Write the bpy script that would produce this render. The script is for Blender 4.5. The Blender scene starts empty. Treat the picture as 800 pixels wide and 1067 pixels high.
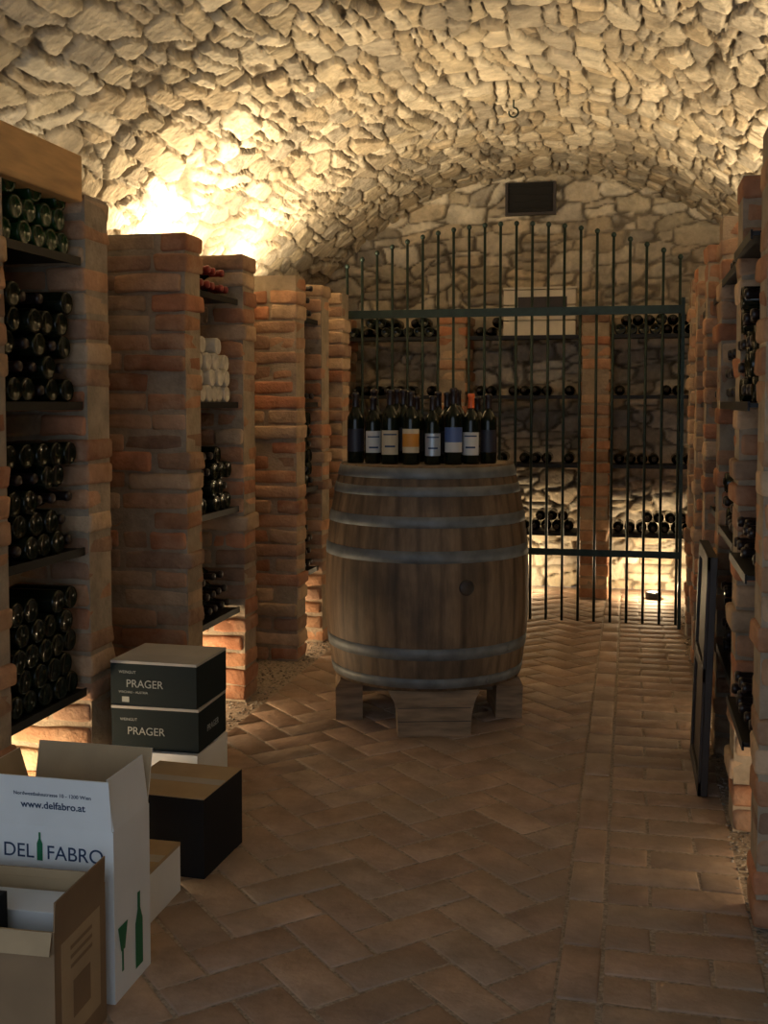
import bpy, bmesh, math, random
import numpy as np
from mathutils import Matrix, Vector, Euler
random.seed(4)
rng = np.random.default_rng(4)
scene = bpy.context.scene
scene.view_settings.view_transform = 'Standard'

# ------------------------------------------------------------------ helpers
def fr(x): return x-np.floor(x)
def h3(i, j, k, s): return fr(np.sin(i*127.1+j*311.7+k*74.7+s*53.3)*43758.5453)
def vnoise(P, scale, seed=0):
    P = np.asarray(P, float)*scale
    I = np.floor(P); F = P-I; F = F*F*(3-2*F)
    out = 0
    for a in (0, 1):
        for b in (0, 1):
            for c in (0, 1):
                w = (F[..., 0] if a else 1-F[..., 0])*(F[..., 1] if b else 1-F[..., 1])*(F[..., 2] if c else 1-F[..., 2])
                out = out+w*h3(I[..., 0]+a, I[..., 1]+b, I[..., 2]+c, seed)
    return out*2-1

def link(o, parent=None):
    bpy.context.collection.objects.link(o)
    if parent: o.parent = parent
    return o

def make_obj(name, V, F, mats, midx=None, col=None, smooth=True, parent=None):
    me = bpy.data.meshes.new(name)
    me.from_pydata([tuple(v) for v in V], [], [tuple(f) for f in F])
    for m in mats: me.materials.append(m)
    if midx is not None: me.polygons.foreach_set('material_index', np.asarray(midx, np.int32))
    if isinstance(smooth, bool): me.polygons.foreach_set('use_smooth', np.full(len(F), smooth))
    else: me.polygons.foreach_set('use_smooth', np.asarray(smooth, bool))
    if col is not None:
        at = me.color_attributes.new('Col', 'FLOAT_COLOR', 'POINT')
        c = np.ones((len(V), 4)); c[:, :3] = col
        at.data.foreach_set('color', c.ravel())
    me.update()
    return link(bpy.data.objects.new(name, me), parent)

class MB:
    def __init__(s): s.v=[]; s.f=[]; s.m=[]; s.c=[]; s.s=[]
    def add(s, verts, faces, mat=0, col=(1,1,1), smooth=False, M=None):
        n = len(s.v)
        for v in verts:
            v = Vector(v)
            if M is not None: v = M @ v
            s.v.append(tuple(v)); s.c.append(col)
        for k, f in enumerate(faces):
            s.f.append(tuple(i+n for i in f))
            s.m.append(mat[k] if isinstance(mat, (list, tuple)) else mat); s.s.append(smooth)
    def box(s, lo, hi, mat=0, col=(1,1,1), M=None):
        x0,y0,z0 = lo; x1,y1,z1 = hi
        s.add([(x0,y0,z0),(x1,y0,z0),(x1,y1,z0),(x0,y1,z0),(x0,y0,z1),(x1,y0,z1),(x1,y1,z1),(x0,y1,z1)],
              [(0,3,2,1),(4,5,6,7),(0,1,5,4),(1,2,6,5),(2,3,7,6),(3,0,4,7)], mat, col, False, M)
    def lathe(s, prof, segs=14, mats=0, M=None, col=(1,1,1), a0=0, a1=2*math.pi, smooth=True):
        full = abs(a1-a0-2*math.pi) < 1e-6
        n = segs if full else segs+1
        V=[]; F=[]; MM=[]
        for r, z in prof:
            for i in range(n):
                a = a0+(a1-a0)*i/segs
                V.append((r*math.cos(a), r*math.sin(a), z))
        for k in range(len(prof)-1):
            for i in range(segs):
                j = (i+1) % n if full else i+1
                F.append((k*n+i, k*n+j, (k+1)*n+j, (k+1)*n+i))
                MM.append(mats[k] if isinstance(mats, (list, tuple)) else mats)
        s.add(V, F, MM, col, smooth, M)
    def cyl(s, p0, p1, r, segs=8, mat=0, col=(1,1,1)):
        p0=Vector(p0); p1=Vector(p1); d=p1-p0
        q = d.to_track_quat('Z','Y').to_matrix().to_4x4()
        s.lathe([(0,0),(r,0),(r,d.length),(0,d.length)], segs, mat, Matrix.Translation(p0)@q, col)
    def obj(s, name, mats, parent=None, bevel=0):
        o = make_obj(name, s.v, s.f, mats, s.m, np.array(s.c), s.s, parent)
        if bevel:
            b = o.modifiers.new('bevel','BEVEL'); b.width=bevel; b.segments=2; b.limit_method='ANGLE'
        return o

def empty(name, loc=(0,0,0)):
    e = bpy.data.objects.new(name, None); e.location = loc; e.empty_display_size=.1
    return link(e)

# ---------------------------------------------------------------- materials
def mat_plain(name, col, rough=.6, metal=0, noise=0, nscale=20, bump=0, spec=.5, stretch=(1,1,1)):
    m = bpy.data.materials.new(name); m.use_nodes=True
    nt = m.node_tree; b = nt.nodes['Principled BSDF']
    b.inputs['Base Color'].default_value=(*col,1); b.inputs['Roughness'].default_value=rough
    b.inputs['Metallic'].default_value=metal; b.inputs['Specular IOR Level'].default_value=spec
    if noise or bump:
        tc=nt.nodes.new('ShaderNodeTexCoord'); mp=nt.nodes.new('ShaderNodeMapping'); mp.inputs['Scale'].default_value=stretch
        n=nt.nodes.new('ShaderNodeTexNoise'); n.inputs['Scale'].default_value=nscale; n.inputs['Detail'].default_value=6
        nt.links.new(tc.outputs['Object'],mp.inputs[0]); nt.links.new(mp.outputs[0],n.inputs[0])
        if noise:
            r=nt.nodes.new('ShaderNodeMapRange'); r.inputs[1].default_value=.3; r.inputs[2].default_value=.7
            r.inputs[3].default_value=1-noise; r.inputs[4].default_value=1+noise
            mx=nt.nodes.new('ShaderNodeVectorMath'); mx.operation='SCALE'; mx.inputs[0].default_value=col
            nt.links.new(n.outputs[0],r.inputs[0]); nt.links.new(r.outputs[0],mx.inputs['Scale']); nt.links.new(mx.outputs[0],b.inputs['Base Color'])
        if bump:
            bp=nt.nodes.new('ShaderNodeBump'); bp.inputs['Strength'].default_value=bump; bp.inputs['Distance'].default_value=.005
            nt.links.new(n.outputs[0],bp.inputs['Height']); nt.links.new(bp.outputs[0],b.inputs['Normal'])
    return m

def mat_attr(name, rough=.9, n1=8, a1=.25, n2=60, bump=.5, dist=.006, stretch=(1,1,1), spec=.3, tint2=None):
    m = bpy.data.materials.new(name); m.use_nodes=True
    nt=m.node_tree; L=nt.links; b=nt.nodes['Principled BSDF']
    b.inputs['Roughness'].default_value=rough; b.inputs['Specular IOR Level'].default_value=spec
    at=nt.nodes.new('ShaderNodeAttribute'); at.attribute_name='Col'
    tc=nt.nodes.new('ShaderNodeTexCoord'); mp=nt.nodes.new('ShaderNodeMapping'); mp.inputs['Scale'].default_value=stretch
    L.new(tc.outputs['Object'],mp.inputs[0])
    n=nt.nodes.new('ShaderNodeTexNoise'); n.inputs['Scale'].default_value=n1; n.inputs['Detail'].default_value=8; n.inputs['Roughness'].default_value=.65
    L.new(mp.outputs[0],n.inputs[0])
    r=nt.nodes.new('ShaderNodeMapRange'); r.inputs[1].default_value=.3; r.inputs[2].default_value=.7; r.inputs[3].default_value=1-a1; r.inputs[4].default_value=1+a1
    L.new(n.outputs[0],r.inputs[0])
    mx=nt.nodes.new('ShaderNodeVectorMath'); mx.operation='SCALE'
    L.new(at.outputs['Color'],mx.inputs[0]); L.new(r.outputs[0],mx.inputs['Scale'])
    out=mx.outputs[0]
    if tint2:
        n3=nt.nodes.new('ShaderNodeTexNoise'); n3.inputs['Scale'].default_value=tint2[1]; n3.inputs['Detail'].default_value=5
        L.new(tc.outputs['Object'],n3.inputs[0])
        r3=nt.nodes.new('ShaderNodeMapRange'); r3.inputs[1].default_value=.5; r3.inputs[2].default_value=.64; r3.inputs[4].default_value=tint2[2]
        L.new(n3.outputs[0],r3.inputs[0])
        mm=nt.nodes.new('ShaderNodeMix'); mm.data_type='RGBA'
        L.new(r3.outputs[0],mm.inputs[0]); L.new(out,mm.inputs[6]); mm.inputs[7].default_value=(*tint2[0],1)
        out=mm.outputs[2]
    L.new(out,b.inputs['Base Color'])
    n2n=nt.nodes.new('ShaderNodeTexNoise'); n2n.inputs['Scale'].default_value=n2; n2n.inputs['Detail'].default_value=6
    L.new(mp.outputs[0],n2n.inputs[0])
    bp=nt.nodes.new('ShaderNodeBump'); bp.inputs['Strength'].default_value=bump; bp.inputs['Distance'].default_value=dist
    L.new(n2n.outputs[0],bp.inputs['Height']); L.new(bp.outputs[0],b.inputs['Normal'])
    return m

M_stone = mat_attr('stone', .95, 7, .3, 38, .8, .014)
M_brick = mat_attr('old_brick', .92, 12, .28, 60, .7, .008, tint2=((.42,.31,.21),6,.4))
M_paver = mat_attr('floor_brick', .75, 7, .28, 40, .6, .007, spec=.3, tint2=((.34,.26,.195),2.2,.75))
M_wood  = mat_attr('barrel_oak', .62, 5, .4, 30, .4, .003, stretch=(6,6,.8), tint2=((.04,.03,.022),3.2,.55))
M_bed   = mat_plain('floor_joint_sand',(.37,.30,.23),.95,noise=.4,nscale=90,bump=1)
M_hoop  = mat_plain('hoop_steel',(.16,.175,.18),.6,.35,noise=.3,nscale=14)
M_glass = mat_plain('dark_glass',(.007,.011,.006),.16,spec=.35)
M_green = mat_plain('green_glass',(.010,.038,.012),.14,spec=.4)
M_capd  = mat_plain('capsule_dark',(.02,.012,.012),.35)
M_capr  = mat_plain('capsule_red',(.26,.03,.02),.4)
M_capo  = mat_plain('capsule_orange',(.7,.13,.03),.4)
M_tissue= mat_plain('tissue_paper',(.62,.58,.5),.9,noise=.15,nscale=30,bump=.8)
M_iron  = mat_plain('gate_iron',(.018,.034,.028),.45,.5,noise=.3,nscale=30)
M_shelf = mat_plain('shelf_iron',(.02,.02,.02),.5,.6)
M_labw  = mat_plain('label_white',(.62,.6,.55),.7)
M_labc  = mat_plain('label_cream',(.6,.5,.33),.7)
M_labo  = mat_plain('label_orange',(.62,.25,.03),.6)
M_labs  = mat_plain('label_silver',(.4,.45,.5),.4,.4)
M_labb  = mat_plain('label_black',(.02,.02,.03),.5)
M_labu  = mat_plain('label_blue',(.08,.13,.3),.5)
M_cardw = mat_plain('card_white',(.80,.83,.84),.75,noise=.05,nscale=6)
M_cardt = mat_plain('card_tan',(.46,.34,.2),.85,noise=.1,nscale=9)
M_cardb = mat_plain('card_brown',(.27,.18,.1),.85,noise=.12,nscale=9)
M_cardg = mat_plain('card_darkgreen',(.009,.017,.019),.75,spec=.2)
M_cardk = mat_plain('card_black',(.010,.011,.014),.7,spec=.2)
M_cardgr= mat_plain('card_greylid',(.45,.43,.39),.75,noise=.1,nscale=8)
M_ink   = mat_plain('ink_blue',(.02,.05,.12),.7)
M_inkg  = mat_plain('ink_green',(.01,.16,.07),.6)
M_inkw  = mat_plain('ink_grey',(.34,.37,.35),.7)
M_pine  = mat_plain('pine_wood',(.62,.36,.14),.6,noise=.2,nscale=5,stretch=(6,1,6))
M_block = mat_plain('block_wood',(.23,.155,.09),.7,noise=.4,nscale=7,stretch=(1,1,6),bump=.3)
M_crate = mat_plain('crate_wood',(.66,.61,.5),.7,noise=.15,nscale=8)
M_dark  = mat_plain('painted_vent_shade',(.01,.009,.008),.9)
M_board = mat_plain('board_dark',(.03,.022,.018),.5,noise=.3,nscale=12)
M_lamp  = bpy.data.materials.new('lamp_glow'); M_lamp.use_nodes=True
_b=M_lamp.node_tree.nodes['Principled BSDF']; _b.inputs['Emission Color'].default_value=(1,.88,.68,1); _b.inputs['Emission Strength'].default_value=40

# -------------------------------------------------------------- stone masonry
def ss(x): x=np.clip(x,0,1); return x*x*(3-2*x)
def stone_field(U, V, su, sv, seed):
    P = np.stack([U,V,np.zeros_like(U)],-1)
    U2 = U+.06*vnoise(P,1.7,seed)+.016*vnoise(P,6,seed+21)+.007*vnoise(P,16,seed+1)
    V2 = V+.07*vnoise(P,1.9,seed+2)+.025*vnoise(P,6,seed+22)+.009*vnoise(P,16,seed+3)
    gi=np.floor(U2/su); gj=np.floor(V2/sv)
    F1=np.full(U.shape,9.); F2=np.full(U.shape,9.); ID=np.zeros(U.shape); DU=np.zeros(U.shape); DV=np.zeros(U.shape)
    for di in (-1,0,1):
        for dj in (-2,-1,0,1,2):
            i=gi+di; j=gj+dj
            pu=(i+.5+(h3(i,j,1,seed)-.5)*.45)*su
            pv=(j+.5+.5*np.mod(i,2)+(h3(i,j,2,seed)-.5)*1.0)*sv
            du=(U2-pu)/su; dv=(V2-pv)/sv
            rt=(h3(i,j,6,seed)-.5)*.3
            a=du+rt*dv; bq=dv-rt*du
            d=(np.abs(a)**6+np.abs(bq*.85)**6)**(1/6)+.30*h3(i,j,3,seed)
            c=d<F1
            F2=np.where(c,F1,np.minimum(F2,d)); F1=np.where(c,d,F1)
            ID=np.where(c,h3(i,j,4,seed),ID); DU=np.where(c,du,DU); DV=np.where(c,dv,DV)
    rag=.045*vnoise(P,24,seed+7)+.02*vnoise(P,50,seed+8)
    m=ss((F2-F1+rag-.02)/.11)
    off=(fr(ID*61.3)-.5)*.3+.12*DV
    sp=fr(ID*23.1)>.65
    g=ss((np.abs(DU-off)+.5*rag)/.085)
    m=np.where(sp,m*g,m)
    ID2=np.where(sp&(DU>off),fr(ID+.371),ID)
    sp2=(fr(ID*77.7)>.78)&~sp
    offv=(fr(ID*41.3)-.5)*.4
    g=ss((np.abs(DV-offv)+.5*rag)/.07)
    m=np.where(sp2,m*g,m); ID2=np.where(sp2&(DV>offv),fr(ID+.617),ID2)
    ID=ID2
    tilt=(fr(ID*37.7)-.5)*DU*.6+(fr(ID*91.3)-.5)*DV*.45
    H=m*(.7+.6*(fr(ID*13.7)-.5)+tilt)+.08*vnoise(P,13,seed+5)+.07*vnoise(P,38,seed+6)
    sm=np.clip(.3+1.5*vnoise(P,1.3,seed+12),0,1)*.4
    H=H*(1-sm*.3)+sm*.22
    pal=np.array([[.53,.455,.325],[.61,.535,.405],[.45,.385,.285],[.41,.365,.29],[.55,.455,.315],[.67,.60,.465]])
    k=(fr(ID*57.1)*len(pal)).astype(int)
    col=pal[k]*(.82+.33*fr(ID*7.9))[...,None]
    mort_shade=np.array([.17,.14,.10])[None,None]*(1-sm[...,None])+np.array([.42,.36,.27])*sm[...,None]  # mortar with crevice shade painted in to deepen gaps, lighter where smeared
    col=mort_shade*(1-m[...,None])+col*m[...,None]
    col=col*(1+.13*vnoise(P,9,seed+9)+.1*vnoise(P,40,seed+10))[...,None]
    return H,col

def stone_surface(name, us, vs, fn, depth=.045, su=.16, sv=.28, seed=3, parent=None, flip=False):
    UU,VV=np.meshgrid(us,vs,indexing='ij')
    H,col=stone_field(UU,VV,su,sv,seed)
    P=fn(UU,VV,H*depth)
    nu,nv=UU.shape
    idx=np.arange(nu*nv).reshape(nu,nv)
    q=np.stack([idx[:-1,:-1],idx[1:,:-1],idx[1:,1:],idx[:-1,1:]],-1).reshape(-1,4)
    if flip: q=q[:,::-1]
    return make_obj(name,P.reshape(-1,3).tolist(),q.tolist(),[M_stone],None,col.reshape(-1,3),True,parent)

CX,R,CZ=-.66,2.16,.89
ang=math.asin(1.9/R)
arc=R*ang
YB=8.3
def vault(U,V,H):
    a=U/R; r=R+.03-H
    return np.stack([CX+r*np.sin(a),V,CZ+r*np.cos(a)],-1)
ys=np.concatenate([np.arange(-1.6,3.0,.05),np.arange(3.0,YB+.06,.0115)])
stone_surface('ceiling',np.arange(-arc,arc+.02,.0115),ys,vault,.044,.13,.235,3,flip=True)
XL,XR=CX-1.88,CX+1.88
def wallfn(U,V,H): return np.stack([U,YB+.02-H,V],-1)
def swap_surface(name,us,vs,fn,depth,su,sv,seed):
    UU,VV=np.meshgrid(us,vs,indexing='ij')
    H,col=stone_field(VV,UU,sv,su,seed)
    P=fn(UU,VV,H*depth);nu,nv=UU.shape
    idx=np.arange(nu*nv).reshape(nu,nv)
    q=np.stack([idx[:-1,:-1],idx[1:,:-1],idx[1:,1:],idx[:-1,1:]],-1).reshape(-1,4)
    return make_obj(name,P.reshape(-1,3).tolist(),q.tolist(),[M_stone],None,col.reshape(-1,3),True)
swap_surface('wall_back',np.arange(-2.6,1.3,.013),np.arange(0,3.15,.013),wallfn,.05,.24,.13,11)
stone_surface('wall_left',np.arange(-1.6,YB+.05,.04),np.arange(0,2.1,.03),lambda U,V,H:np.stack([XL+H,U,V],-1),.05,.27,.15,21,flip=True)
stone_surface('wall_right',np.arange(-1.6,YB+.05,.04),np.arange(0,2.1,.03),lambda U,V,H:np.stack([XR-H,U,V],-1),.05,.27,.15,31)

# -------------------------------------------------------------- bricks
def brick_template():
    X=[-2,-1,-.33,.33,1,2]; Y=[-2,-1,1,2]; Z=[-2,-1,1,2]
    V=[]; ix={}
    for i,x in enumerate(X):
        for j,y in enumerate(Y):
            for k,z in enumerate(Z):
                if abs(x)==2 or abs(y)==2 or abs(z)==2:
                    ix[(i,j,k)]=len(V); V.append((x,y,z))
    F=[]
    nx,ny,nz=len(X)-1,len(Y)-1,len(Z)-1
    for i in range(nx):
        for j in range(ny):
            F.append((ix[i,j,0],ix[i,j+1,0],ix[i+1,j+1,0],ix[i+1,j,0]))
            F.append((ix[i,j,nz],ix[i+1,j,nz],ix[i+1,j+1,nz],ix[i,j+1,nz]))
    for i in range(nx):
        for k in range(nz):
            F.append((ix[i,0,k],ix[i+1,0,k],ix[i+1,0,k+1],ix[i,0,k+1]))
            F.append((ix[i,ny,k],ix[i,ny,k+1],ix[i+1,ny,k+1],ix[i+1,ny,k]))
    for j in range(ny):
        for k in range(nz):
            F.append((ix[0,j,k],ix[0,j,k+1],ix[0,j+1,k+1],ix[0,j+1,k]))
            F.append((ix[nx,j,k],ix[nx,j+1,k],ix[nx,j+1,k+1],ix[nx,j,k+1]))
    return np.array(V,float),np.array(F)
TV,TF=brick_template()
def bricks_mesh(C,Hf,rot,cols,bev=.008,rough=.004,seed=1):
    C=np.array(C,float);Hf=np.array(Hf,float);rot=np.array(rot,float);cols=np.array(cols,float)
    N=len(C); T=TV[None].repeat(N,0)
    ext=(np.abs(T)==2); cnt=ext.sum(-1,keepdims=True)
    pull=np.where(cnt>=3,.42,np.where(cnt==2,.29,0.))*bev
    H=Hf[:,None,:]
    P=np.where(ext,np.sign(T)*(H-pull),np.sign(T)*(H-bev))
    inner=np.abs(T)<1; P=np.where(inner,T*(H-bev),P)
    off=rng.random((N,1,3))*50
    Q=P+off
    d=np.stack([vnoise(Q,22,seed+i) for i in range(3)],-1)*rough+np.stack([vnoise(Q,9,seed+5+i) for i in range(3)],-1)*rough
    P=P+d
    c=np.cos(rot)[:,None]; s=np.sin(rot)[:,None]
    x=P[...,0]*c-P[...,1]*s; y=P[...,0]*s+P[...,1]*c
    P=np.stack([x,y,P[...,2]],-1)+C[:,None,:]
    nv=TV.shape[0]
    F=(TF[None]+(np.arange(N)*nv)[:,None,None]).reshape(-1,4)
    col=cols[:,None,:].repeat(nv,1).reshape(-1,3)
    return P.reshape(-1,3),F,col
BP=np.array([[.42,.215,.118],[.48,.27,.155],[.36,.17,.095],[.48,.325,.205],[.53,.375,.24],[.40,.24,.145],[.46,.205,.108],[.31,.19,.125]])
MORT=np.array([.34,.275,.20])
def bcol():
    return BP[rng.integers(len(BP))]*(.78+.34*rng.random())
def pillar(name,x0,x1,y0,y1,top,axis='x'):
    C=[];Hf=[];cols=[];rot=[]
    ch=.0785; n=int(round(top/ch)); ch=top/n
    for k in range(n):
        z=(k+.5)*ch
        a0,a1=(x0,x1) if axis=='x' else (y0,y1)
        p=a0
        first=(k%2==0)
        pieces=[]
        while p<a1-.02:
            l=.125 if (first and p==a0) or rng.random()<.22 else .25+rng.normal()*.012
            if a1-(p+l)<.07: l=a1-p
            pieces.append((p,p+l)); p+=l
        for (a,b) in pieces:
            jit=rng.normal(size=3)*np.array([.007,.006,.001])
            hh=((b-a)/2-.005,(y1-y0)/2+rng.normal()*.003,ch/2-.0055+rng.normal()*.002) if axis=='x' else ((x1-x0)/2+rng.normal()*.003,(b-a)/2-.005,ch/2-.0055+rng.normal()*.002)
            cc=((a+b)/2,(y0+y1)/2,z) if axis=='x' else ((x0+x1)/2,(a+b)/2,z)
            C.append(np.array(cc)+jit);Hf.append(hh);cols.append(bcol());rot.append(rng.normal()*.012)
    V,F,c=bricks_mesh(C,Hf,rot,cols,.012,.005)
    i=.009
    lo=(x0+i,y0+i,0);hi=(x1-i,y1-i,top-.004)
    b=MB();b.box(lo,hi,0,tuple(MORT))
    n0=len(V);V=np.vstack([V,np.array(b.v)]);c=np.vstack([c,np.array(b.c)])
    F=F.tolist()+[tuple(q+n0 for q in f) for f in b.f]
    sm=[True]*(len(F)-len(b.f))+[False]*len(b.f)
    V[:,2]=np.maximum(V[:,2],0)
    return make_obj(name,V.tolist(),F,[M_brick],None,c,sm)

PT=2.04; TH=.17
left_far=[2.80,3.43,4.24,4.90,5.71,6.20,6.66]
for i,yf in enumerate(left_far):
    pillar('brick_pillar',XL+.06,-1.70,yf-TH,yf,2.0 if i==0 else PT)
right_near=[2.95,3.62,4.40,5.20,5.95,6.6]
for yn in right_near:
    pillar('brick_pillar',.325,XR-.06,yn,yn+TH,2.08)
for xc in (-2.14,-1.24,-.24,.72):
    pillar('brick_pillar',xc-.1,xc+.1,7.78,8.2,2.0,'y')

# -------------------------------------------------------------- floor
fe=empty('floor')
C=[];Hf=[];rot=[];cols=[]
W=.132;L=2*W
FP=np.array([[.40,.28,.205],[.43,.305,.225],[.37,.26,.19],[.41,.31,.235],[.45,.32,.23]])
def fcol(): return FP[rng.integers(5)]*(.88+.2*rng.random())
s2=math.sqrt(.5)
xa,xb=-1.62,-.16
for i in range(-60,110):
    for j in range(-60,110):
        k=(i-j)%4
        if k==0: c=((i+1)*W,(j+.5)*W); h=(W-.0035,W/2-.0035)
        elif k==3: c=((i+.5)*W,(j+1)*W); h=(W/2-.0035,W-.0035)
        else: continue
        x=(c[0]-c[1])*s2-.6; y=(c[0]+c[1])*s2
        if x<xa-.2 or x>xb+.2 or y<-.9 or y>8.2: continue
        C.append((x,y,-.02+rng.normal()*.0009));Hf.append((h[0],h[1],.02));rot.append(math.pi/4+rng.normal()*.010);cols.append(fcol())
V,F,c=bricks_mesh(C,Hf,rot,cols,.006,.0016,5)
me=bpy.data.meshes.new('tmp');me.from_pydata(V.tolist(),[],F.tolist())
at=me.color_attributes.new('Col','FLOAT_COLOR','POINT');cc=np.ones((len(V),4));cc[:,:3]=c;at.data.foreach_set('color',cc.ravel())
bm=bmesh.new();bm.from_mesh(me)
for co,no in (((xa,0,0),(-1,0,0)),((xb,0,0),(1,0,0))):
    bmesh.ops.bisect_plane(bm,geom=bm.verts[:]+bm.edges[:]+bm.faces[:],plane_co=co,plane_no=no,clear_outer=True)
for f in bm.faces: f.smooth=True
bm.to_mesh(me);bm.free();me.name='herringbone_pavers';me.materials.append(M_paver)
link(bpy.data.objects.new('herringbone_pavers',me),fe)
C=[];Hf=[];rot=[];cols=[]
y=-.9
while y<8.15:
    C.append((-.105,y+.13,-.02+rng.normal()*.001));Hf.append((.0475,.1275,.02));rot.append(rng.normal()*.008);cols.append(fcol()*1.05);y+=.262
y=-.9;r=0
while y<8.15:
    x=-.052
    pcs=[.26,.12] if r%2 else [.12,.26]
    for l in pcs:
        C.append((x+l/2,y+.064,-.02+rng.normal()*.0009));Hf.append((l/2-.0035,.0615,.02));rot.append(rng.normal()*.012);cols.append(fcol());x+=l
    y+=.131;r+=1
V,F,c=bricks_mesh(C,Hf,rot,cols,.006,.0016,6)
make_obj('border_pavers',V.tolist(),F.tolist(),[M_paver],None,c,True,fe)
b=MB();b.box((-2.7,-1.6,-.12),(1.4,8.4,-.003));b.obj('sand_bed',[M_bed],fe)
def gravel(name,x0,x1,y0,y1,n):
    ico=bmesh.new();bmesh.ops.create_icosphere(ico,subdivisions=1,radius=1)
    tv=np.array([v.co[:] for v in ico.verts]);tf=np.array([[v.index for v in f.verts] for f in ico.faces]);ico.free()
    P=np.stack([rng.uniform(x0,x1,n),rng.uniform(y0,y1,n),rng.uniform(-.006,.001,n)],-1)
    S=rng.uniform(.003,.009,(n,3));S[:,2]*=.7
    V=(tv[None]*(1+.25*rng.normal(size=(n,len(tv),1)))*S[:,None]+P[:,None]).reshape(-1,3)
    F=(tf[None]+(np.arange(n)*len(tv))[:,None,None]).reshape(-1,3)
    g=rng.uniform(.2,.4,(n,1))*np.array([[1,.87,.72]])
    make_obj(name,V.tolist(),F.tolist(),[M_stone],None,g[:,None].repeat(len(tv),1).reshape(-1,3),True,fe)
gravel('gravel_left',-2.4,-1.63,2.4,7.6,5500)
gravel('gravel_right',.31,.75,2.0,7.6,4000)

# -------------------------------------------------------------- bottles
BPROF=[(0,.006),(.028,.004),(.034,0),(.0375,.007),(.0375,.185),(.0355,.2),(.027,.218),(.018,.232),(.0148,.245),(.0142,.29),(.0165,.293),(.0165,.303),(.013,.309),(0,.309)]
def bottle(mb,M,glass=0,cap=1,segs=14):
    mb.lathe(BPROF,segs,[glass]*8+[cap]*5,M)
def rack(name,side,a0,a1,shelves,front,style=None,skip=None):
    e=empty(name)
    sh=MB();bt=MB()
    for si,z in enumerate(shelves):
        d=.5
        if side=='L': lo,hi=(front-d,a0+.004,z-.012),(front,a1-.004,z); lip=((front-.004,a0+.004,z-.022),(front+.002,a1-.004,z+.004))
        elif side=='R': lo,hi=(front,a0+.004,z-.012),(front+d,a1-.004,z); lip=((front-.002,a0+.004,z-.022),(front+.004,a1-.004,z+.004))
        else: lo,hi=(a0+.004,front,z-.012),(a1-.004,front+.34,z); lip=((a0+.004,front-.002,z-.022),(a1-.004,front+.004,z+.004))
        sh.box(lo,hi);sh.box(*lip)
        st=(style or {}).get(si,(0,1,3,False))
        glass,cap,rows,butt=st
        n=int((a1-a0-.02)/.079)
        for r in range(rows):
            nn=n-(r%2)
            for c in range(nn):
                if r==rows-1 and rng.random()<.3: continue
                t=a0+(a1-a0)/2+(c-(nn-1)/2)*.079
                if skip and skip[0]==si and t>skip[1]: continue
                zz=z+.0385+r*.0685
                j=rng.normal()*.012
                tip=.004+abs(j)
                rotm=Matrix.Rotation(rng.normal()*.02,4,'Z')
                bo=butt if butt in (True,False) else (rng.random()<.5)
                if side=='L':
                    M=Matrix.Translation((front-tip-(.309 if not bo else 0),t,zz))@rotm@Matrix.Rotation(math.pi/2 if not bo else -math.pi/2,4,'Y')
                elif side=='R':
                    M=Matrix.Translation((front+tip+(.309 if not bo else 0),t,zz))@rotm@Matrix.Rotation(-math.pi/2 if not bo else math.pi/2,4,'Y')
                else:
                    M=Matrix.Translation((t,front+tip+.309-(.309 if bo else 0),zz))@Matrix.Rotation(math.pi/2 if not bo else -math.pi/2,4,'X')
                bottle(bt,M,glass,cap,12)
    sh.obj('shelves',[M_shelf],e)
    bt.obj('bottles',[M_glass,M_capd,M_green,M_capr,M_tissue],e)
    return e
SH=[.44,.90,1.37,1.83]
rack('wine_rack','L',2.80,3.26,SH,-1.72,{3:(2,2,3,True),2:(0,1,5,2),1:(0,1,5,2),0:(0,1,5,True)})
rack('wine_rack','L',4.24,4.73,SH,-1.73,{3:(0,3,2,False),2:(4,4,4,True),1:(0,1,4,2),0:(0,1,3,False)})
rack('wine_rack','L',5.71,6.03,SH,-1.73,{3:(0,1,3,False),2:(0,1,2,False),1:(0,1,6,2),0:(0,1,4,False)})
rs=[{3:(0,1,0,False),2:(0,1,5,2),1:(0,1,2,False),0:(0,1,2,False)},
    {3:(0,1,1,False),2:(0,1,3,False),1:(0,1,3,2),0:(0,1,4,False)},
    {3:(0,1,0,False),2:(0,1,2,False),1:(0,1,2,False),0:(0,1,2,False)},
    {3:(0,1,1,False),2:(0,1,2,False),1:(0,1,2,False),0:(0,1,2,False)}]
for (a,bb),st,fx in zip(((3.12,3.62),(3.79,4.40),(4.57,5.20),(5.37,5.95)),rs,(.31,.335,.36,.36)):
    rack('wine_rack','R',a,bb,SH,fx,st)
for a,bb in ((-2.04,-1.34),(-1.14,-.34),(-.14,.62)):
    rack('wine_rack','B',a,bb,[.46,.94,1.42,1.84],7.80,{0:(0,1,2,False),1:(0,1,1,False),2:(0,1,1,False),3:(0,1,2,2)},skip=(3,-.93) if a==-1.14 else None)

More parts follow.
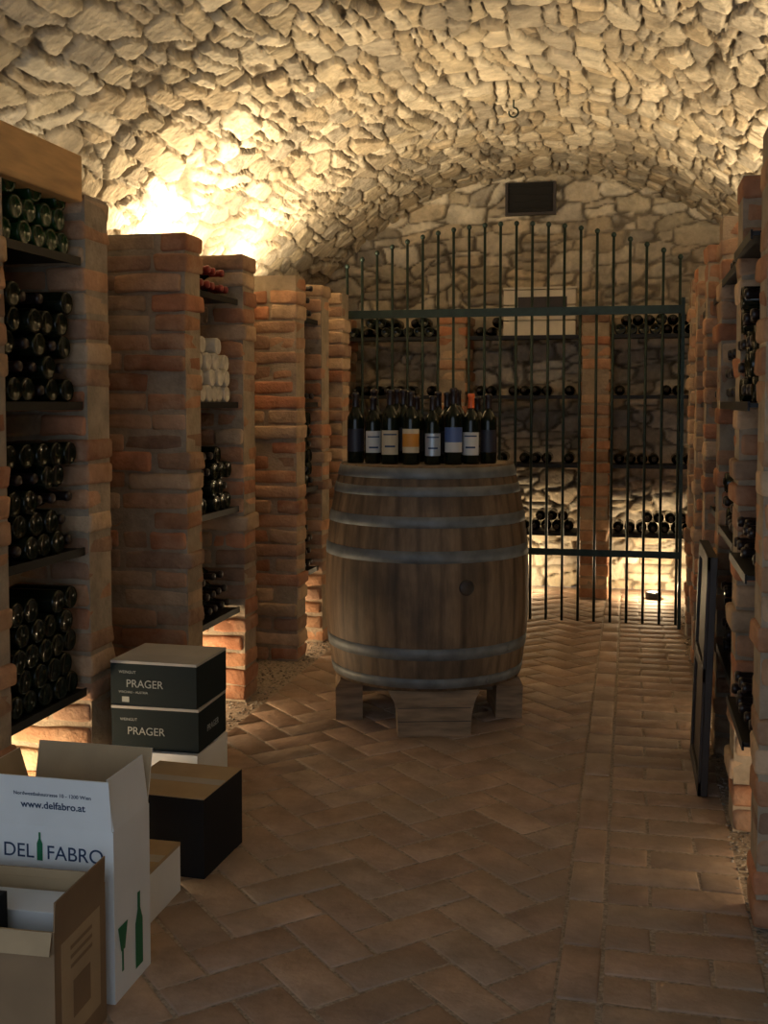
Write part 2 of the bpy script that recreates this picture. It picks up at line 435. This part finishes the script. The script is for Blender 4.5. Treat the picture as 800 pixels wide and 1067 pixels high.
# -------------------------------------------------------------- barrel
BX,BY=-.876,4.80
bar=empty('wine_barrel',(BX,BY,0))
z0,z1=.19,1.11
def brad(z):
    t=(z-z0)/(z1-z0)
    return .405+(.388-.405)*t+.052*(1-abs(2*(t-.46))**2.1 if abs(2*(t-.46))<1.09 else 0)
NS=30;SEG=5
V=[];F=[];colr=[];NZ=30
stc=[np.array([.165,.108,.062])*(.8+.4*random.random()) for _ in range(NS)]
for k in range(NZ+1):
    z=z0+(z1-z0)*k/NZ
    for s in range(NS):
        for q in range(SEG):
            a=2*math.pi*(s+q/SEG)/NS
            g=.0022 if q==0 else 0
            r=brad(z)-g+.0008*math.sin(s*7.3)
            V.append((r*math.cos(a),r*math.sin(a),z));colr.append(stc[s]*(.6 if q==0 else 1))
n=NS*SEG
for k in range(NZ):
    for i in range(n):
        j=(i+1)%n
        F.append((k*n+i,k*n+j,(k+1)*n+j,(k+1)*n+i))
def ring(r,z,c):
    st=len(V)
    for i in range(n):
        a=2*math.pi*i/n; V.append((r*math.cos(a),r*math.sin(a),z));colr.append(np.array(c))
    return st
def bridge(a,b):
    for i in range(n):
        j=(i+1)%n;F.append((a+i,a+j,b+j,b+i))
a=NZ*n;b1=ring(brad(z1)-.022,z1+.001,(.22,.17,.12));bridge(a,b1);b2=ring(brad(z1)-.024,z1-.014,(.1,.07,.05));bridge(b1,b2)
F.append(tuple(b2+i for i in range(n)))
c1=ring(brad(z0)-.022,z0,(.2,.14,.09));bridge(c1,0);c2=ring(brad(z0)-.024,z0+.03,(.1,.07,.05));bridge(c2,c1);F.append(tuple(reversed([c2+i for i in range(n)])))
make_obj('staves',V,F,[M_wood],None,np.array(colr),True,bar)
tp=MB()
rr=brad(z1)-.025
for i in range(7):
    xa2=-rr+2*rr*i/7+.0015;xb2=-rr+2*rr*(i+1)/7-.0015
    pts=[]
    for xx in np.linspace(xa2,xb2,5): pts.append((xx,math.sqrt(max(0,rr*rr-xx*xx))))
    for xx in np.linspace(xb2,xa2,5): pts.append((xx,-math.sqrt(max(0,rr*rr-xx*xx))))
    N=len(pts)
    vs=[(p[0],p[1],z1-.02) for p in pts]+[(p[0],p[1],z1-.002) for p in pts]
    tp.add(vs,[tuple(reversed(range(N,2*N)))]+[(k,(k+1)%N,N+(k+1)%N,N+k) for k in range(N)],0,tuple(np.array([.25,.19,.13])*(.8+.4*random.random())))
tp.obj('head',[M_wood],bar)
hp=MB()
for zc_,w in ((1.082,.045),(1.008,.04),(.885,.046),(.745,.05),(.345,.05),(.222,.042)):
    pr=[(brad(zc_-w/2)-.001,zc_-w/2),(brad(zc_-w/2)+.0025,zc_-w/2+.001),(brad(zc_)+.003,zc_),(brad(zc_+w/2)+.0025,zc_+w/2-.001),(brad(zc_+w/2)-.001,zc_+w/2)]
    hp.lathe(pr,96,0)
    for dz in (-.007,.007):
        aa=-1.2+zc_*2
        p=Vector(((brad(zc_)+.004)*math.cos(aa),(brad(zc_)+.004)*math.sin(aa),zc_+dz))
        hp.lathe([(0,.003),(.004,.002),(.005,0)],8,0,Matrix.Translation(p)@Vector((math.cos(aa),math.sin(aa),0)).to_track_quat('Z','Y').to_matrix().to_4x4())
hp.obj('hoops',[M_hoop],bar)
bg=MB();aa=-1.02
p=Vector(((brad(.62))*math.cos(aa),(brad(.62))*math.sin(aa),.62))
bg.lathe([(.034,-.004),(.032,.003),(.026,.006),(0,.007)],20,0,Matrix.Translation(p)@Vector((math.cos(aa),math.sin(aa),0)).to_track_quat('Z','Y').to_matrix().to_4x4())
bg.obj('bung',[M_board],bar)
ft=MB()
A0=-1.31
for aa in (A0,A0+math.pi/2,A0+math.pi,A0-math.pi/2):
    M=Matrix.Rotation(aa+math.pi/2,4,'Z')
    hw=.15
    prof=[(-hw,0),(hw,0),(hw+.004,.09),(hw+.016,.145),(hw+.04,.188),(-hw-.04,.188),(-hw-.016,.145),(-hw-.004,.09)]
    y0_,y1_=-.405,-.29
    vs=[(x,y0_+ (abs(x)>hw+.03)*.02,z) for x,z in prof]+[(x,y1_,z) for x,z in prof]
    N=len(prof)
    fs=[tuple(range(N)),tuple(reversed(range(N,2*N)))]+[(k,N+k,N+(k+1)%N,(k+1)%N) for k in range(N)]
    ft.add(vs,fs,0,(1,1,1),False,M)
    for zz in (.062,.118): ft.box((-hw-.001,-.4065,zz),(hw+.001,-.404,zz+.003),1,(1,1,1),M)
for aa in (A0,A0+math.pi/2):
    M=Matrix.Rotation(aa+math.pi/2,4,'Z')
    ft.box((-.05,-.295,.10),(.05,.295,.185),0,(1,1,1),M)
ft.obj('stand_blocks',[M_block,M_board],bar,.004)

specs=[(-.30,-.10,0,1,6),(-.245,.02,0,1,5),(-.215,-.13,0,1,5),(-.13,-.17,0,1,4),(-.035,-.19,0,1,7),(.055,-.17,0,1,8),(.14,-.14,0,1,9),(.21,-.10,0,9,5),(.275,-.03,0,1,6),
       (-.14,.03,0,1,5),(-.05,.02,0,1,6),(.04,.05,0,1,5),(.13,.04,0,1,6),(.21,.1,0,1,4),(-.09,-.08,0,1,6),(.1,-.06,0,1,6)]
for i,(dx,dy,g,cp,lb) in enumerate(specs):
    mb=MB(); sc=1+.06*math.sin(i*2.3)
    M=Matrix.Scale(sc,4)
    bottle(mb,M,0,1 if cp==1 else 2,24)
    mid=-math.pi/2+.18+random.uniform(-.2,.2)
    zl0,zl1=(.04,.14) if i%2 else (.05,.15)
    mb.lathe([(.0379,zl0),(.0379,zl1)],14,3,M,a0=mid-1.15,a1=mid+1.15)
    if lb==7: mb.lathe([(.0381,.075),(.0381,.13)],14,4,M,a0=mid-1.15,a1=mid+1.15)
    if lb in(5,8,4): mb.lathe([(.0381,.12),(.0381,.126)],14,5,M,a0=mid-.8,a1=mid+.8); mb.lathe([(.0381,.07),(.0381,.078)],14,5,M,a0=mid-.6,a1=mid+.6)
    if lb==9: mb.lathe([(.0381,.09),(.0381,.15)],14,5,M,a0=mid-1.15,a1=mid+1.15)
    lab={4:M_labc,5:M_labw,6:M_labb,7:M_labc,8:M_labs,9:M_labw}[lb]
    o=mb.obj('wine_bottle',[M_glass,M_capd,M_capo,lab,M_labo,M_labu if lb==9 else M_ink])
    o.location=(BX+dx,BY+dy,z1-.0015)

# -------------------------------------------------------------- gate
g=MB();GY=6.86;gx0,gx1=-1.80,.31
nb=22
for i in range(nb):
    x=gx0+.03+(gx1-gx0-.06)*i/(nb-1)
    zt=2.46-.25*((x+.74)/1.06)**2
    g.cyl((x,GY,.025),(x,GY,zt),.0085,8)
    g.lathe([(0,-.018),(.012,-.012),(.017,0),(.012,.012),(0,.018)],10,0,Matrix.Translation((x,GY,zt+.012)))
for z,h in ((1.93,.05),(.45,.04)):
    g.box((gx0,GY-.013,z-h/2),(gx1,GY+.013,z+h/2))
g.box((gx0-.04,GY-.012,1.90),(gx0+.03,GY+.012,1.96))
for xc in (gx0+.01,gx1-.01):
    g.box((xc-.010,GY-.012,0),(xc+.010,GY+.012,2.0))
g.obj('iron_gate',[M_iron])

# -------------------------------------------------------------- beam, vent, hook, crate, board
b=MB();b.box((-1.98,2.30,2.004),(-1.70,3.24,2.15));b.obj('wooden_beam',[M_pine],None,.006)
b=MB()
vx0,vx1,vz0,vz1=-.90,-.57,2.77,2.99
b.box((vx0,8.245,vz0),(vx1,8.29,vz1),1)  # solid near-black block, its colour stands in for the shade inside the vent
for lo,hi in (((vx0-.02,8.225,vz0-.02),(vx1+.02,8.27,vz0)),((vx0-.02,8.225,vz0),(vx0,8.27,vz1)),((vx1,8.225,vz0),(vx1+.02,8.27,vz1))):
    b.box(lo,hi,0)
for k in range(4): b.box((vx0,8.235,vz0+.03+k*.05),(vx1,8.245,vz0+.04+k*.05),1)
b.obj('vent_opening',[M_board,M_dark])
hk=MB();hx,hy,hz=-.65,6.2,3.04
hk.cyl((hx,hy,hz-.04),(hx,hy,hz+.04),.005,8)
pts=[(hx+.026*math.sin(t),hy,hz-.066+.026*math.cos(t)) for t in np.linspace(0,5.0,14)]
for p,q in zip(pts[:-1],pts[1:]): hk.cyl(p,q,.005,8)
hk.obj('ceiling_hook',[M_iron])
cr=MB();c0,c1=-.88,-.38
zb=1.8405;ph=.1
for k in range(3):
    zz=zb+.002+k*.108
    cr.box((c0,7.81,zz),(c1,7.822,zz+ph));cr.box((c0,8.04,zz),(c1,8.052,zz+ph))
    cr.box((c0,7.822,zz),(c0+.012,8.04,zz+ph));cr.box((c1-.012,7.822,zz),(c1,8.04,zz+ph))
cr.box((c0,7.82,zb),(c1,8.04,zb+.012));
cr.box((c0+.10,7.800,zb+.19),(c1-.06,7.810,zb+.27),1)
cr.box((c0-.005,7.80,zb+.324),(c1+.005,8.06,zb+.338))
cr.obj('wooden_crate',[M_crate,M_board])
b=MB();M=Matrix.Translation((.252,4.18,0))@Matrix.Rotation(math.radians(1.6),4,'Y')
b.box((0,-.25,0),(.024,.25,.84),0,(1,1,1),M)
for zz in (.0,.40,.79): b.box((-.010,-.25,zz),(0,.25,zz+.05),0,(1,1,1),M)
for yy in (-.25,.20): b.box((-.010,yy,0),(0,yy+.05,.84),0,(1,1,1),M)
b.obj('leaning_shutter',[M_board],None,.002)

# -------------------------------------------------------------- cartons
def text(s,size,loc,rot,mat,parent,al='CENTER',bold=0):
    cu=bpy.data.curves.new('print','FONT');cu.body=s;cu.size=size;cu.align_x=al;cu.extrude=.0003;cu.offset=bold
    cu.materials.append(mat)
    o=bpy.data.objects.new('print',cu);o.location=loc;o.rotation_euler=rot
    return link(o,parent)
FR=(math.pi/2,0,0)
RT=(math.pi/2,0,math.pi/2)
def carton(name,cx,cy,z,sx,sy,sz,rz,side,top,lip=True):
    e=empty(name,(cx,cy,z));e.rotation_euler=(0,0,rz)
    m=MB();x=sx/2;y=sy/2
    m.box((-x,-y,0),(x,y,sz-.003),[0,1,0,0,0,0])
    m.box((-x,-y,sz-.003),(x,-.001,sz),1);m.box((-x,.001,sz-.003),(x,y,sz),1)
    m.box((-x*.99,-.022,sz),(x*.99,.022,sz+.0005),2)
    if lip:
        m.box((-x-.001,-y-.001,sz-.009),(x+.001,-y+.001,sz),1);m.box((x-.001,-y,sz-.009),(x+.001,y,sz),1)
    m.obj('body',[side,top,M_cardgr],e,.0015)
    return e
e=carton('wine_carton',-1.50,3.41,0,.31,.27,.238,.0,M_cardw,M_cardw)
e=carton('wine_carton',-1.50,3.42,.240,.30,.26,.143,.02,M_cardg,M_cardgr)
text('PRAGER',.036,(-.03,-.1315,.05),FR,M_inkw,e);text('WEINGUT',.013,(-.09,-.1315,.095),FR,M_inkw,e)
text('PRAGER',.03,(.1512,0,.05),RT,M_inkw,e)
e=carton('wine_carton',-1.50,3.42,.385,.30,.26,.146,-.01,M_cardg,M_cardgr)
text('PRAGER',.036,(-.03,-.1315,.06),FR,M_inkw,e);text('WEINGUT',.013,(-.09,-.1315,.105),FR,M_inkw,e);text('WACHAU - AUSTRIA',.011,(-.07,-.1315,.04),FR,M_inkw,e)
m=MB();m.box((-.11,-.1308,.010),(-.085,-.1304,.028));m.obj('stamp',[M_inkw],e)
e=carton('wine_carton',-1.315,3.07,0,.28,.28,.235,-.05,M_cardk,M_cardt,False)
e=carton('wine_carton',-1.36,2.72,0,.28,.24,.14,.0,M_cardw,M_cardt)

def open_carton(name,cx,cy,sx,sy,sz,rz,out,inn,fl):
    e=empty(name,(cx,cy,0));e.rotation_euler=(0,0,rz)
    m=MB();x=sx/2;y=sy/2;t=.004
    m.box((-x,-y,0),(x,y,t),0)
    m.box((-x,-y,t),(x,-y+t,sz),[0,1,0,0,1,0]);m.box((-x,y-t,t),(x,y,sz),[0,1,1,0,0,0])
    m.box((-x,-y+t,t),(-x+t,y-t,sz),[0,1,0,1,0,0]);m.box((x-t,-y+t,t),(x,y-t,sz),[0,1,0,0,0,1])
    for s,(an,ln) in fl.items():
        if s=='F': M=Matrix.Translation((0,-y,sz))@Matrix.Rotation(an,4,'X'); m.box((-x+.003,0,0),(x-.003,t*.8,ln),[0,0,0,0,1,0],(1,1,1),M)
        if s=='B': M=Matrix.Translation((0,y,sz))@Matrix.Rotation(-an,4,'X'); m.box((-x+.003,-t*.8,0),(x-.003,0,ln),[0,0,1,0,0,0],(1,1,1),M)
        if s=='L': M=Matrix.Translation((-x,0,sz))@Matrix.Rotation(-an,4,'Y'); m.box((0,-y+.003,0),(t*.8,y-.003,ln),[0,0,0,1,0,0],(1,1,1),M)
        if s=='R': M=Matrix.Translation((x,0,sz))@Matrix.Rotation(an,4,'Y'); m.box((-t*.8,-y+.003,0),(0,y-.003,ln),[0,0,0,0,0,1],(1,1,1),M)
    m.obj('body',[out,inn],e)
    return e
e=open_carton('open_wine_carton',-1.285,2.35,.31,.19,.40,.0,M_cardw,M_cardt,{'F':(.12,.12),'B':(.25,.13),'L':(.3,.12),'R':(-.12,.12)})
ff=.095+.0012
text('DEL',.046,(-.122,-ff,.325),FR,M_ink,e,'LEFT')
text('FABRO',.046,(-.012,-ff,.325),FR,M_ink,e,'LEFT')
th=.12
def onflap(z,s,size,b=0):
    y=-.095-math.sin(th)*z-.0012;text(s,size,(.01,y,.40+math.cos(th)*z),(math.pi/2+th,0,0),M_ink,e,bold=b)
onflap(.075,'Nordwestbahnstrasse 10 - 1200 Wien',.0125);onflap(.045,'www.delfabro.at',.024,.0003)
def printed_bottle(parent,loc,axis,s,mat):
    prof=[(.022,0),(.022,.12),(.008,.155),(.008,.2),(-.008,.2),(-.008,.155),(-.022,.12),(-.022,0)]
    vs=[]
    for u,v in prof:
        if axis=='F': vs.append((loc[0]+u*s,loc[1],loc[2]+v*s))
        else: vs.append((loc[0],loc[1]+u*s,loc[2]+v*s))
    m=MB();m.add(vs,[tuple(range(len(vs)))]);m.obj('printed_bottle',[mat],parent)
printed_bottle(e,(-.028,-ff-.0004,.32),'F',.33,M_inkg)
printed_bottle(e,(.1562,.03,.03),'R',.9,M_inkg)
m=MB();m.box((.1555,-.06,.06),(.1562,-.052,.12));m.add([(.1563,-.08,.17),(.1563,-.03,.17),(.1563,-.045,.11),(.1563,-.065,.11)],[(0,1,2,3)]);m.obj('printed_glass',[M_inkg],e)

e=open_carton('open_wine_carton',-1.30,2.075,.36,.24,.31,.04,M_cardb,M_cardt,{'B':(.0,.02),'R':(.04,.06),'L':(.6,.12),'F':(2.85,.045)})
m=MB()
m.box((.1795,-.09,.05),(.1806,.09,.27));m.obj('printed_panel',[M_cardt],e)
m=MB()
for k in range(3): m.box((.1806,-.05,.20+k*.02),(.1812,.05,.208+k*.02))
m.box((.1806,-.04,.09),(.1812,.04,.17));m.obj('print_block',[M_cardb],e)
m=MB();m.box((-.13,-.10,.02),(.03,-.03,.345));m.obj('black_box_insert',[M_cardk],e,.002)
m=MB();m.box((-.17,.0,.02),(.16,.10,.29),0);m.obj('inner_box',[M_cardw],e,.002)

# -------------------------------------------------------------- lights
WARM=(1,.765,.465)
def uplight(x,y,z,power,rad=.05,bracket=0,col=WARM,spot=0):
    e=empty('uplight_fixture',(x,y,z))
    m=MB();m.lathe([(0,0),(.05,0),(.055,.01),(.055,.05),(.045,.05),(.045,.035)],16,0)
    m.lathe([(.045,.036),(0,.036)],16,1)
    if bracket:
        m.box((-.03,-bracket,-.02),(.03,bracket,0),0)
    m.obj('housing',[M_shelf,M_lamp],e)
    l=bpy.data.lights.new('lamp','SPOT' if spot else 'POINT');l.energy=power;l.color=col;l.shadow_soft_size=rad
    o=bpy.data.objects.new('lamp',l);o.location=(0,0,.09);link(o,e)
    if spot:
        l.spot_size=math.radians(spot);l.spot_blend=.35
        o.rotation_euler=(math.pi,0,0)
    return e
uplight(-2.06,5.27,1.923,72,bracket=.26,spot=166)
uplight(-2.05,6.345,1.923,48,bracket=.135,spot=168)
uplight(-2.15,3.75,1.923,4,bracket=.31,spot=160)
uplight(.86,4.095,2.0,52,bracket=.29,spot=172)
uplight(.86,5.66,2.0,38,bracket=.28,spot=172)
uplight(.86,6.36,2.0,24,bracket=.23,spot=172)
uplight(-2.05,3.02,0,13)
uplight(-2.05,4.48,0,12)
uplight(-2.05,5.9,0,8)
uplight(.60,3.3,0,3)
uplight(.60,4.8,0,3)
uplight(-1.7,8.0,0,9);uplight(-.78,8.0,0,12);uplight(.17,7.9,0,19)

w=bpy.data.worlds.new('world');scene.world=w;w.use_nodes=True
w.node_tree.nodes['Background'].inputs[0].default_value=(.72,.84,1,1)
w.node_tree.nodes['Background'].inputs[1].default_value=1.35

# -------------------------------------------------------------- camera
cam=bpy.data.cameras.new('camera');co=bpy.data.objects.new('camera',cam);link(co)
co.location=(0,0,1.37);co.rotation_euler=(math.radians(90-2.99),0,math.radians(12.58))
cam.sensor_width=36;cam.lens=36*1150/1067;cam.shift_y=-53.5/1067;cam.clip_start=.05
scene.camera=co
